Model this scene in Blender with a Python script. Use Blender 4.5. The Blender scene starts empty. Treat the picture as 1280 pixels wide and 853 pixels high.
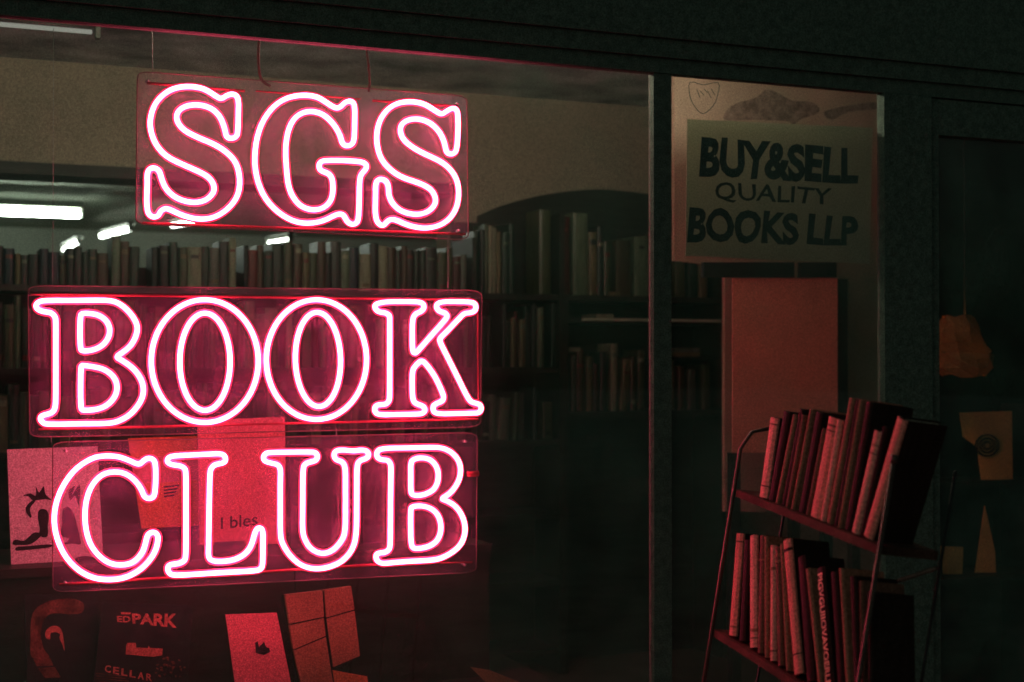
import bpy, math, random
from mathutils import Vector, Matrix
random.seed(7)
R = math.radians
sc = bpy.context.scene
COL = sc.collection

# ------------------------------------------------------------------ camera
F = 1778.0                      # focal length in photo pixels (1280 wide)
YAW, PITCH = R(22.65), R(0.757)
CAM = Vector((0.0, -3.716, 1.5))
cd = bpy.data.cameras.new('camera'); cam = bpy.data.objects.new('camera', cd); COL.objects.link(cam)
cd.sensor_width = 36.0; cd.lens = F / 1280 * 36; cd.clip_start = 0.05; cd.clip_end = 400
cam.location = CAM; cam.rotation_euler = (R(90) + PITCH, 0, -YAW)
cd.dof.use_dof = True; cd.dof.focus_distance = 3.6; cd.dof.aperture_fstop = 3.4
sc.camera = cam

# ------------------------------------------------------------------ world (night street glow)
w = bpy.data.worlds.new('World'); sc.world = w; w.use_nodes = True
nt = w.node_tree; bg = nt.nodes['Background']
sky = nt.nodes.new('ShaderNodeTexSky'); sky.sky_type = 'NISHITA'; sky.sun_disc = False
sky.sun_elevation = R(4); sky.sun_rotation = R(250); sky.dust_density = 6; sky.air_density = 1.0
hs = nt.nodes.new('ShaderNodeHueSaturation'); hs.inputs['Saturation'].default_value = 0.25
tint = nt.nodes.new('ShaderNodeMix'); tint.data_type = 'RGBA'; tint.blend_type = 'MULTIPLY'
tint.inputs[0].default_value = 1.0; tint.inputs[7].default_value = (0.72, 1.0, 0.86, 1)
nt.links.new(sky.outputs[0], hs.inputs['Color']); nt.links.new(hs.outputs[0], tint.inputs[6])
nt.links.new(tint.outputs[2], bg.inputs['Color']); bg.inputs['Strength'].default_value = 0.040

sc.view_settings.view_transform = 'Standard'; sc.view_settings.look = 'None'
sc.view_settings.exposure = 0.0; sc.view_settings.gamma = 1.0; sc.view_settings.use_curve_mapping = False
sc.render.engine = 'CYCLES'
sc.cycles.transparent_max_bounces = 24; sc.cycles.max_bounces = 5; sc.cycles.diffuse_bounces = 3; sc.cycles.glossy_bounces = 2; sc.cycles.adaptive_threshold = .02
sc.cycles.sample_clamp_indirect = 4.0; sc.cycles.use_denoising = True
sc.cycles.caustics_reflective = False; sc.cycles.caustics_refractive = False

# ------------------------------------------------------------------ geometry helpers
rotm = cam.rotation_euler.to_matrix()
def ray(px, py):
    return rotm @ Vector(((px - 640) / F, -(py - 426.5) / F, -1.0))
def at(px, py, Y):                       # photo pixel -> point on the vertical plane y = Y
    d = ray(px, py); return CAM + d * ((Y - CAM.y) / d.y)
def atz(px, py, Z):
    d = ray(px, py); return CAM + d * ((Z - CAM.z) / d.z)
def atd(px, py, depth): return CAM + ray(px, py) * depth
def atp(px, py, o, n):
    d = ray(px, py); return CAM + d * ((o - CAM).dot(n) / d.dot(n))

def tag(o, label=None, cat=None, group=None, kind=None):
    if label: o['label'] = label
    if cat: o['category'] = cat
    if group: o['group'] = group
    if kind: o['kind'] = kind
    return o
def empty(name, loc=(0, 0, 0)):
    o = bpy.data.objects.new(name, None); COL.objects.link(o); o.location = loc; o.empty_display_size = .1
    return o
def link(name, me, mat, parent=None):
    o = bpy.data.objects.new(name, me); COL.objects.link(o)
    if mat and not me.materials: me.materials.append(mat)
    if parent:
        o.parent = parent
        if parent.get('_local') is None:
            o.matrix_parent_inverse = chain(parent).inverted()
    return o
def chain(o):
    m = o.matrix_basis.copy()
    if o.parent: m = chain(o.parent) @ o.matrix_parent_inverse @ m
    return m
class MB:
    def __init__(s): s.v = []; s.f = []; s.sm = []
    def add(s, vs, fs, smooth=False):
        b = len(s.v); s.v += [tuple(v) for v in vs]; s.f += [tuple(i + b for i in f) for f in fs]; s.sm += [smooth] * len(fs)
        return s
    def box(s, a, b):
        x0, x1 = sorted((a[0], b[0])); y0, y1 = sorted((a[1], b[1])); z0, z1 = sorted((a[2], b[2]))
        return s.add([(x0,y0,z0),(x1,y0,z0),(x1,y1,z0),(x0,y1,z0),(x0,y0,z1),(x1,y0,z1),(x1,y1,z1),(x0,y1,z1)],
              [(0,3,2,1),(4,5,6,7),(0,1,5,4),(1,2,6,5),(2,3,7,6),(3,0,4,7)])
    def prism(s, pts, d):                # polygon (front) extruded by vector d (back)
        n = len(pts); pts = [Vector(p) for p in pts]; d = Vector(d)
        nrm = Vector((0, 0, 0))
        for i in range(n): nrm += (pts[i] - pts[0]).cross(pts[(i + 1) % n] - pts[0])
        if nrm.dot(d) > 0: pts = pts[::-1]
        vs = pts + [p + d for p in pts]
        return s.add(vs, [tuple(range(n)), tuple(range(2 * n - 1, n - 1, -1))] + [(i, n + i, n + (i + 1) % n, (i + 1) % n) for i in range(n)])
    def tube(s, path, r, closed=False, seg=8, flat=None):
        P = [Vector(p) for p in path]; n = len(P); vs = []; fs = []
        ref = None
        for i in range(n):
            t = (P[(i + 1) % n] - P[i - 1]) if closed else (P[min(i + 1, n - 1)] - P[max(i - 1, 0)])
            t = t.normalized() if t.length > 1e-9 else Vector((0,0,1))
            up = flat if flat is not None else (Vector((0, 1, 0)) if abs(t.y) < .9 else Vector((1, 0, 0)))
            a = up.cross(t).normalized(); b = t.cross(a).normalized()
            ra = r[0] if isinstance(r, tuple) else r; rb = r[1] if isinstance(r, tuple) else r
            for k in range(seg):
                an = 2 * math.pi * (k + .5) / seg
                vs.append(P[i] + a * (math.cos(an) * ra) + b * (math.sin(an) * rb))
        m = n if closed else n - 1
        for i in range(m):
            for k in range(seg):
                j = (i + 1) % n
                fs.append((i*seg+k, i*seg+(k+1)%seg, j*seg+(k+1)%seg, j*seg+k))
        if not closed:
            fs.append(tuple(range(seg - 1, -1, -1))); fs.append(tuple((n-1)*seg+k for k in range(seg)))
        return s.add(vs, fs, True)
    def mesh(s, name):
        me = bpy.data.meshes.new(name); me.from_pydata(s.v, [], s.f); me.update()
        me.polygons.foreach_set('use_smooth', s.sm); return me
    def build(s, name, mat, parent=None): return link(name, s.mesh(name), mat, parent)

def smooth(pts, closed=True, sub=4):     # centripetal-ish Catmull-Rom
    n = len(pts); out = []
    rng = range(n) if closed else range(n - 1)
    for i in rng:
        p0, p1, p2, p3 = (pts[(i - 1) % n] if closed else pts[max(i-1,0)]), pts[i], pts[(i + 1) % n], (pts[(i + 2) % n] if closed else pts[min(i+2,n-1)])
        for k in range(sub):
            t = k / sub
            out.append(tuple(.5 * (2*p1[c] + (p2[c]-p0[c])*t + (2*p0[c]-5*p1[c]+4*p2[c]-p3[c])*t*t + (3*p1[c]-p0[c]-3*p2[c]+p3[c])*t**3) for c in range(2)))
    if not closed: out.append(tuple(pts[-1]))
    return out
def relax(pts, it=2, k=.35):
    for _ in range(it):
        n = len(pts)
        pts = [tuple((1-k)*pts[i][c] + k*.5*(pts[i-1][c]+pts[(i+1)%n][c]) for c in range(2)) for i in range(n)]
    return pts
def bil(q, u, v):                        # q = TL, TR, BR, BL in pixels
    a = [(1-u)*q[0][c] + u*q[1][c] for c in range(2)]; b = [(1-u)*q[3][c] + u*q[2][c] for c in range(2)]
    return tuple((1-v)*a[c] + v*b[c] for c in range(2))
def rounded(q, r=.04, n=4):              # rounded quad in pixel space
    out = []
    uv = [((0,0),(0,r),(r,0)), ((1,0),(1-r,0),(1,r)), ((1,1),(1,1-r),(1-r,1)), ((0,1),(r,1),(0,1-r))]
    for c, a, b in uv:
        for k in range(n + 1):
            t = k / n
            u = (1-t)**2*a[0] + 2*t*(1-t)*c[0] + t*t*b[0]; v = (1-t)**2*a[1] + 2*t*(1-t)*c[1] + t*t*b[1]
            out.append(bil(q, u, v))
    return out
def text_verts(s, bold=0.0):
    cu = bpy.data.curves.new('t', 'FONT'); cu.body = s; cu.offset = bold; cu.resolution_u = 3; cu.fill_mode = 'BOTH'
    o = bpy.data.objects.new('t', cu); COL.objects.link(o)
    dg = bpy.context.evaluated_depsgraph_get(); me = bpy.data.meshes.new_from_object(o.evaluated_get(dg))
    vs = [tuple(v.co) for v in me.vertices]; fs = [tuple(p.vertices) for p in me.polygons]
    bpy.data.objects.remove(o); bpy.data.curves.remove(cu); bpy.data.meshes.remove(me)
    x0 = min(v[0] for v in vs); x1 = max(v[0] for v in vs); y0 = min(v[1] for v in vs); y1 = max(v[1] for v in vs)
    return [((v[0]-x0)/(x1-x0), 1-(v[1]-y0)/(y1-y0)) for v in vs], fs

# ------------------------------------------------------------------ materials
def pm(name, c, rough=.6, var=.25, scale=8.0, spec=.5, stretch=(1,1,1), metal=0.0, bump=0.0, c2=None, grain=.32, gs=230):
    m = bpy.data.materials.new(name); m.use_nodes = True; t = m.node_tree; b = t.nodes['Principled BSDF']
    tc = t.nodes.new('ShaderNodeTexCoord'); mp = t.nodes.new('ShaderNodeMapping'); mp.inputs['Scale'].default_value = stretch
    n = t.nodes.new('ShaderNodeTexNoise'); n.inputs['Scale'].default_value = scale; n.inputs['Detail'].default_value = 3
    rp = t.nodes.new('ShaderNodeValToRGB'); rp.color_ramp.elements[0].position = .3; rp.color_ramp.elements[1].position = .7
    lo = c2 if c2 else tuple(x * (1 - var) for x in c); hi = tuple(min(1, x * (1 + var)) for x in c)
    rp.color_ramp.elements[0].color = (*lo, 1); rp.color_ramp.elements[1].color = (*hi, 1)
    t.links.new(tc.outputs['Object'], mp.inputs[0]); t.links.new(mp.outputs[0], n.inputs['Vector'])
    t.links.new(n.outputs['Fac'], rp.inputs[0]); t.links.new(rp.outputs[0], b.inputs['Base Color'])
    if grain:
        g = t.nodes.new('ShaderNodeTexNoise'); g.inputs['Scale'].default_value = gs; g.inputs['Detail'].default_value = 1
        gm = t.nodes.new('ShaderNodeMapRange'); gm.inputs[1].default_value = .3; gm.inputs[2].default_value = .7; gm.inputs[3].default_value = 1 - grain; gm.inputs[4].default_value = 1 + grain
        mx = t.nodes.new('ShaderNodeMix'); mx.data_type = 'RGBA'; mx.blend_type = 'MULTIPLY'; mx.inputs[0].default_value = 1
        t.links.new(tc.outputs['Object'], g.inputs['Vector']); t.links.new(g.outputs['Fac'], gm.inputs[0]); t.links.new(gm.outputs[0], mx.inputs[7])
        t.links.new(rp.outputs[0], mx.inputs[6]); t.links.new(mx.outputs[2], b.inputs['Base Color'])
    b.inputs['Roughness'].default_value = rough; b.inputs['Specular IOR Level'].default_value = spec; b.inputs['Metallic'].default_value = metal
    if bump:
        bp = t.nodes.new('ShaderNodeBump'); bp.inputs['Strength'].default_value = bump; bp.inputs['Distance'].default_value = .004
        n2 = t.nodes.new('ShaderNodeTexNoise'); n2.inputs['Scale'].default_value = scale * 6; n2.inputs['Detail'].default_value = 2
        t.links.new(mp.outputs[0], n2.inputs['Vector']); t.links.new(n2.outputs['Fac'], bp.inputs['Height']); t.links.new(bp.outputs[0], b.inputs['Normal'])
    return m
def emit(name, c, s):
    m = bpy.data.materials.new(name); m.use_nodes = True; t = m.node_tree; t.nodes.remove(t.nodes['Principled BSDF'])
    e = t.nodes.new('ShaderNodeEmission'); e.inputs[0].default_value = (*c, 1); e.inputs[1].default_value = s
    t.links.new(e.outputs[0], t.nodes['Material Output'].inputs[0]); return m
def clear(name, haze, hazecol=(.8,.8,.8), base=.04, rough=.0, haze_scale=None, back=.5):
    """thin clear sheet: Schlick reflection over transmission, plus a tinted haze that scatters light"""
    m = bpy.data.materials.new(name); m.use_nodes = True; t = m.node_tree; t.nodes.remove(t.nodes['Principled BSDF'])
    N = t.nodes.new; L = t.links.new
    tr = N('ShaderNodeBsdfTransparent'); gl = N('ShaderNodeBsdfGlossy'); gl.inputs['Roughness'].default_value = rough
    df = N('ShaderNodeBsdfDiffuse'); tl = N('ShaderNodeBsdfTranslucent')
    df.inputs[0].default_value = (*hazecol, 1); tl.inputs[0].default_value = (*hazecol, 1)
    hz = N('ShaderNodeMixShader'); hz.inputs[0].default_value = back; L(df.outputs[0], hz.inputs[1]); L(tl.outputs[0], hz.inputs[2])
    m1 = N('ShaderNodeMixShader'); L(tr.outputs[0], m1.inputs[1]); L(hz.outputs[0], m1.inputs[2])
    if haze_scale:
        tc = N('ShaderNodeTexCoord'); n = N('ShaderNodeTexNoise'); n.inputs['Scale'].default_value = haze_scale; n.inputs['Detail'].default_value = 2; n.inputs['Roughness'].default_value = .65
        mr = N('ShaderNodeMapRange'); mr.inputs[1].default_value = .3; mr.inputs[2].default_value = .75; mr.inputs[3].default_value = haze * .4; mr.inputs[4].default_value = haze * 1.8
        L(tc.outputs['Object'], n.inputs['Vector']); L(n.outputs['Fac'], mr.inputs[0]); 
        sp = N('ShaderNodeTexNoise'); sp.inputs['Scale'].default_value = 300; sp.inputs['Detail'].default_value = 0
        sr = N('ShaderNodeMapRange'); sr.inputs[1].default_value = .32; sr.inputs[2].default_value = .68; sr.inputs[3].default_value = .25; sr.inputs[4].default_value = 1.75
        ml = N('ShaderNodeMath'); ml.operation = 'MULTIPLY'
        L(tc.outputs['Object'], sp.inputs['Vector']); L(sp.outputs['Fac'], sr.inputs[0]); L(mr.outputs[0], ml.inputs[0]); L(sr.outputs[0], ml.inputs[1]); L(ml.outputs[0], m1.inputs[0])
    else: m1.inputs[0].default_value = haze
    lw = N('ShaderNodeLayerWeight'); lw.inputs[0].default_value = .5
    p = N('ShaderNodeMath'); p.operation = 'POWER'; p.inputs[1].default_value = 5; L(lw.outputs['Facing'], p.inputs[0])
    ma = N('ShaderNodeMath'); ma.operation = 'MULTIPLY_ADD'; ma.inputs[1].default_value = 1 - base; ma.inputs[2].default_value = base; L(p.outputs[0], ma.inputs[0])
    m2 = N('ShaderNodeMixShader'); L(ma.outputs[0], m2.inputs[0]); L(m1.outputs[0], m2.inputs[1]); L(gl.outputs[0], m2.inputs[2])
    L(m2.outputs[0], t.nodes['Material Output'].inputs[0]); return m
def thinpaper(name, c, trans=.4, scale=10):
    m = pm(name, c, .8, .12, scale, .1); t = m.node_tree
    tl = t.nodes.new('ShaderNodeBsdfTranslucent'); tl.inputs[0].default_value = (*c, 1)
    mx = t.nodes.new('ShaderNodeMixShader'); mx.inputs[0].default_value = trans
    t.links.new(t.nodes['Principled BSDF'].outputs[0], mx.inputs[1]); t.links.new(tl.outputs[0], mx.inputs[2])
    t.links.new(mx.outputs[0], t.nodes['Material Output'].inputs[0]); return m

M = {}
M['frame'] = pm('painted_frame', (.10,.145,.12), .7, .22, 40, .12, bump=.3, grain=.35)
M['pave'] = pm('pavement_stone', (.30,.31,.29), .8, .3, 3, .3, bump=.3)
M['floor'] = pm('shop_floor', (.09,.07,.055), .7, .3, 4, .3)
M['bulk'] = pm('bulkhead_plaster', (.36,.30,.225), .85, .10, 2.0, .15, bump=.2, grain=.26, gs=150)
M['ceil'] = pm('stained_ceiling', (.66,.72,.72), .85, .15, 3.2, .15, c2=(.20,.22,.22), bump=.3, grain=.35, gs=130)
M['roomceil'] = pm('room_ceiling', (.38,.42,.34), .85, .15, 2.0, .15)
M['roomwall'] = pm('room_wall', (.62,.66,.55), .85, .08, 1.5, .15, grain=.25, gs=70)
M['wood'] = pm('dark_shelf_wood', (.026,.022,.018), .5, .35, 5, .35, stretch=(1,8,8), bump=.1)
M['pale_wood'] = pm('pale_shelf_edge', (.55,.55,.42), .5, .15, 10, .3)
M['glass'] = clear('window_glass', .065, (.34,.66,.50), base=.05, haze_scale=3, back=.008)  # greenish haze put in to lift the blacks behind the panes
M['acryl'] = clear('acrylic_sheet', .046, (.95,.5,1.0), base=.018, rough=.22, haze_scale=18)  # magenta haze tint put in for the halo around the tubes
M['edge'] = thinpaper('acrylic_edge', (.30,.17,.18), .5)
M['reflection_rod'] = thinpaper('reflection_red', (.40,.05,.09), .4)
M['neon'] = emit('neon_pink_light', (1.0, .076, .16), 36.0)
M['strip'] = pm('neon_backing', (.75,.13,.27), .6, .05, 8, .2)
M['wire'] = pm('steel_wire', (.35,.34,.33), .4, .1, 20, .5, metal=.6)
M['cable'] = pm('red_flex', (.07,.02,.02), .6, .1, 20, .3)
M['tube'] = emit('fluorescent_tube', (.85, 1.0, .84), 80.0)
M['tube_small'] = emit('lamp_tube', (.9, 1.0, .88), 18.0)
M['dark_housing'] = pm('shaded_housing', (.10,.11,.09), .6, .2, 10, .3)
M['tube_dim'] = emit('strip_tube', (.98, 1.0, .84), .3)
M['fill_tube_left'] = emit('fill_strip_tube_cool', (.86, 1.0, .72), 30.0)
M['fill_tube_right'] = emit('fill_strip_tube', (1.0, .86, .64), 54.0)
M['housing'] = pm('lamp_housing', (.55,.6,.52), .5, .1, 10, .3)
M['paper'] = pm('white_paper', (.72,.68,.66), .75, .08, 14, .2)
M['ink'] = pm('dark_ink', (.03,.025,.03), .8, .3, 30, .1)
M['black'] = pm('black_card', (.014,.014,.014), .55, .4, 12, .3)
M['orange'] = pm('orange_card', (.75,.24,.10), .7, .12, 10, .2)
M['redcard'] = pm('rose_sheet', (.74,.22,.24), .75, .08, 6, .2)
M['board'] = pm('salmon_board', (.78,.33,.24), .85, .07, 4, .15)
M['poster'] = thinpaper('poster_paper', (.44,.42,.33), .5, 5)
M['paint'] = pm('poster_paint', (.03,.055,.05), .7, .35, 18, .2)
M['kraft'] = pm('kraft_paper', (.78,.44,.16), .8, .2, 6, .2, bump=.3)
M['pages'] = pm('page_edges', (.38,.32,.25), .9, .15, 60, .1, stretch=(1,1,.1))
M['metal'] = pm('rack_metal', (.09,.06,.05), .45, .3, 20, .5, metal=.5)

M['rackwood'] = pm('rack_shelf_board', (.075,.04,.03), .85, .4, 12, .08)
def st(o): return tag(o, kind='structure')

# ------------------------------------------------------------------ the setting
st(MB().box((-40, -60, -.2), (40, -.10, 0)).build('pavement', M['pave']))
st(MB().box((-7, .06, -.2), (7, 12.6, 0.0)).build('shop_floor', M['floor']))
YB = 2.85                                            # bulkhead face
zb = at(90, 206, YB).z; xo = at(566, 300, YB).x
st(MB().box((-7, .06, 2.82), (7, YB - .004, 2.94)).build('front_ceiling', M['ceil']))
st(MB().box((-7, YB + .25, 2.93), (7, 12.5, 3.05)).build('ceiling', M['roomceil']))
st(MB().box((-7, 12.5, 0), (7, 12.7, 3.05)).build('wall_back', M['roomwall']))
st(MB().box((-7.2, .06, 0), (-7.004, 12.5, 3.05)).build('wall_left', M['bulk']))
st(MB().box((7.004, .06, 0), (7.2, 12.5, 3.05)).build('wall_right', M['bulk']))
m = MB(); m.box((-7, YB, zb), (xo, YB + .25, 3.05)); m.box((xo + .003, YB, 0), (7, YB + .25, 3.05))
st(m.build('bulkhead', M['bulk']))
# dark soffit lip under the bulkhead
MBo = MB().box((-6.99, YB - .035, zb - .055), (xo, YB + .24, zb - .003)).build('soffit_trim', M['wood']); st(MBo)

# ------------------------------------------------------------------ shopfront (frame, panes, fascia)
zt = at(600, 74, 0).z                                # window head
zs = 0.42                                            # stall riser top
x817, x841, x1105 = at(819, 400, -.03).x, at(841, 400, -.03).x, at(1106, 400, -.03).x
xL = -1.6
sf = empty('shopfront', (1.0, 0, 0))
tag(sf, 'dark painted timber shopfront framing the window around the pink signs', 'shopfront')
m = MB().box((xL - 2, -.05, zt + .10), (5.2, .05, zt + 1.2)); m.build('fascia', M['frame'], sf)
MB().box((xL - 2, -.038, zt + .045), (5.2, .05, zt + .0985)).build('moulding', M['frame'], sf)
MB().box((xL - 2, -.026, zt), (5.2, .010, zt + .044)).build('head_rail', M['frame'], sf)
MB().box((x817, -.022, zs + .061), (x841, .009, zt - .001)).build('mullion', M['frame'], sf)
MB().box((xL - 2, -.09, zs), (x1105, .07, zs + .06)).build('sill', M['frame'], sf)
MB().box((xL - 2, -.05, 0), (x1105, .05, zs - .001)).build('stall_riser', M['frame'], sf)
xp1 = at(1166, 400, -.03).x
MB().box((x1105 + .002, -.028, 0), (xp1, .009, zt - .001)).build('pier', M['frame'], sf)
m = MB(); xa = xp1 + .003
MB().box((xL - 2.0, -.006, zs + .062), (x817 - .001, .0, zt - .002)).build('pane', M['glass'], sf)
MB().box((x841 + .001, -.006, zs + .062), (x1105 - .001, .0, zt - .002)).build('pane', M['glass'], sf)
# door beside the pier
dr = empty('door', (xp1 + .5, 0, 0)); tag(dr, 'dark glazed shop door right of the pier, mostly in shadow', 'door')
xd0 = xp1 + .004; xd1 = xd0 + 1.0
xs0 = at(1208, 400, .02).x
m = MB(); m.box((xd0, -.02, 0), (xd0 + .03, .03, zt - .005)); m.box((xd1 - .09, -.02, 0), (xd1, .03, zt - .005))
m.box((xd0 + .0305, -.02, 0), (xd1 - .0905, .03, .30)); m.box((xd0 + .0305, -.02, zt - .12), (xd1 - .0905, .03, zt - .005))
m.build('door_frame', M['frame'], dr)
MB().box((xd0 + .031, .002, .302), (xd1 - .091, .008, zt - .122)).build('pane', M['glass'], dr)
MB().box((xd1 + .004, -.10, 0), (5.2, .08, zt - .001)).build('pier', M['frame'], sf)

# ------------------------------------------------------------------ neon signs
def Z(o, s, pts): return [(o[0] + x / s, o[1] + y / s) for x, y in pts]
def ell(o, s, cx, cy, rx, ry, tilt=0, pinch=0):
    out = []
    for k in range(40):
        a = 2 * math.pi * k / 40; x = rx * math.cos(a); y = ry * math.sin(a)
        x += tilt * y
        out.append((o[0] + (cx + x) / s, o[1] + (cy + y) / s))
    return out
G = {}
G['S1'] = [Z((170,90),4.264,[(290,78),(360,90),(415,122),(452,144),(480,128),(515,118),(545,140),(545,230),(543,310),(535,345),(508,355),(482,345),(472,300),(445,235),(395,192),(325,175),(260,185),(222,215),(218,260),(255,310),(330,350),(420,388),(490,435),(535,490),(553,570),(545,650),(505,715),(440,765),(370,785),(300,780),(235,760),(190,738),(155,728),(130,745),(120,765),(95,775),(65,755),(57,690),(60,600),(60,545),(72,518),(98,512),(125,530),(140,580),(165,630),(220,675),(300,697),(370,685),(412,645),(415,605),(385,560),(320,525),(240,490),(160,448),(105,385),(78,310),(78,240),(105,165),(160,110),(220,84)])]
G['G'] = [Z((310,100),4.2625,[(310,82),(370,92),(420,122),(465,150),(492,145),(515,122),(545,113),(568,135),(568,230),(566,310),(555,342),(530,352),(503,340),(490,295),(455,235),(400,185),(340,168),(285,178),(240,215),(212,280),(200,370),(205,470),(215,560),(240,625),(285,675),(345,693),(400,683),(440,645),(453,590),(448,525),(425,498),(390,485),(378,462),(385,440),(410,430),(500,430),(590,435),(622,445),(632,465),(618,488),(600,510),(594,560),(592,660),(588,740),(575,765),(552,770),(528,755),(512,725),(490,714),(455,725),(400,752),(320,765),(240,752),(160,705),(95,635),(55,550),(36,450),(42,340),(70,240),(120,160),(180,110),(245,87)])]
G['S2'] = [Z((455,110),4.493,[(275,78),(340,92),(395,125),(435,148),(465,130),(495,115),(522,125),(528,180),(527,270),(520,345),(505,368),(485,372),(462,358),(452,310),(425,250),(375,200),(310,175),(250,180),(212,205),(204,245),(225,295),(290,345),(370,385),(440,420),(495,470),(525,530),(532,600),(520,670),(485,730),(430,770),(360,788),(290,783),(230,765),(180,743),(145,740),(122,760),(105,775),(75,755),(63,700),(65,610),(65,550),(75,520),(97,513),(125,525),(138,560),(140,605),(165,655),(215,695),(295,712),(360,695),(398,655),(400,615),(375,570),(310,535),(220,505),(155,465),(100,405),(75,330),(72,250),(95,170),(145,110),(205,83)])]
b = (30,360); s_ = 4.7375
G['B1'] = [Z(b,s_,[(130,75),(300,75),(480,73),(560,90),(630,150),(668,215),(668,270),(635,340),(580,385),(548,410),(585,432),(650,480),(695,545),(708,610),(690,675),(635,745),(570,785),(500,803),(350,805),(150,808),(115,800),(97,778),(105,758),(140,748),(170,735),(186,700),(188,600),(188,400),(188,220),(185,175),(160,148),(120,142),(85,130),(70,108),(85,85)]),
  Z(b,s_,[(335,165),(350,152),(390,152),(440,162),(485,192),(508,240),(500,295),(460,345),(400,370),(350,373),(335,358),(332,260)]),
  Z(b,s_,[(338,472),(350,460),(400,466),(470,481),(525,520),(550,570),(545,630),(505,685),(440,718),(355,725),(338,708),(335,600)])]
G['O1'] = [ell((180,360),s_,360,434,317,364), ell((180,360),s_,361,438,149,288)]
G['O2'] = [ell((320,360),s_,358,425,297,355), ell((320,360),s_,367,424,134,279,.02)]
G['K'] = [Z((455,360),s_,[(75,95),(130,83),(230,82),(320,83),(350,95),(355,120),(335,142),(305,155),(288,190),(286,280),(287,360),(298,386),(318,375),(400,280),(480,190),(492,165),(478,148),(445,138),(428,112),(440,90),(480,82),(560,82),(640,85),(662,105),(658,135),(630,148),(595,152),(560,185),(490,260),(450,300),(455,330),(500,420),(560,540),(620,660),(650,680),(685,690),(695,715),(680,740),(640,742),(540,745),(440,746),(412,730),(410,700),(430,685),(460,672),(472,650),(460,610),(420,525),(370,455),(342,432),(322,445),(295,475),(286,510),(286,600),(290,660),(308,685),(345,698),(362,722),(345,745),(300,748),(200,750),(100,752),(68,738),(64,708),(85,692),(125,690),(148,668),(152,620),(152,400),(152,200),(150,165),(125,148),(90,143),(68,125),(65,108)])]
G['C'] = [Z((50,550),4.491,[(390,90),(450,97),(510,120),(555,138),(578,120),(605,103),(635,110),(648,140),(650,220),(645,295),(635,322),(610,330),(585,318),(570,280),(535,230),(480,190),(415,180),(350,195),(295,250),(262,330),(252,420),(258,500),(280,580),(325,645),(385,690),(450,703),(520,690),(570,640),(590,590),(602,540),(620,522),(645,520),(662,540),(660,580),(640,640),(590,705),(530,750),(460,778),(380,785),(300,775),(220,735),(150,665),(105,580),(82,490),(82,400),(105,310),(150,225),(210,155),(290,105),(340,93)])]
G['L'] = [Z((195,550),4.487,[(100,90),(200,85),(300,80),(360,78),(385,90),(390,118),(370,132),(330,140),(308,165),(302,210),(298,400),(295,600),(295,655),(315,678),(370,682),(440,672),(500,640),(535,590),(552,530),(565,500),(585,494),(600,515),(600,600),(598,700),(585,725),(550,735),(400,743),(250,752),(110,760),(75,748),(65,720),(80,700),(120,695),(155,680),(168,640),(168,400),(168,200),(160,160),(130,145),(90,140),(65,125),(68,103)])]
G['U'] = [Z((320,550),4.742,[(90,75),(200,73),(320,72),(350,75),(365,95),(355,122),(320,132),(290,145),(280,175),(278,250),(277,400),(276,530),(290,590),(325,645),(390,675),(455,655),(505,600),(528,540),(530,400),(530,250),(528,165),(510,130),(475,118),(462,90),(475,65),(520,60),(575,66),(620,60),(655,65),(668,88),(655,110),(620,122),(600,150),(598,250),(597,400),(594,560),(570,650),(510,720),(430,755),(350,765),(270,745),(205,690),(160,620),(145,560),(144,400),(144,250),(145,180),(130,148),(90,138),(50,125),(45,98),(60,80)])]
b = (455,545); s_ = 4.74
G['B2'] = [Z(b,s_,[(110,75),(250,72),(400,68),(460,72),(515,95),(560,145),(573,205),(560,270),(520,330),(480,360),(462,375),(490,385),(540,415),(580,470),(600,540),(590,610),(555,665),(490,710),(420,735),(300,742),(180,750),(110,757),(78,740),(70,712),(85,695),(125,690),(150,670),(156,620),(157,400),(160,220),(158,170),(140,145),(105,142),(80,128),(76,98)]),
  Z(b,s_,[(278,160),(300,138),(340,130),(390,140),(425,175),(440,220),(435,280),(405,325),(350,350),(295,352),(278,330),(278,240)]),
  Z(b,s_,[(277,440),(290,420),(340,415),(395,430),(435,465),(455,520),(452,580),(425,630),(370,660),(305,668),(282,650),(277,560)])]

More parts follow.
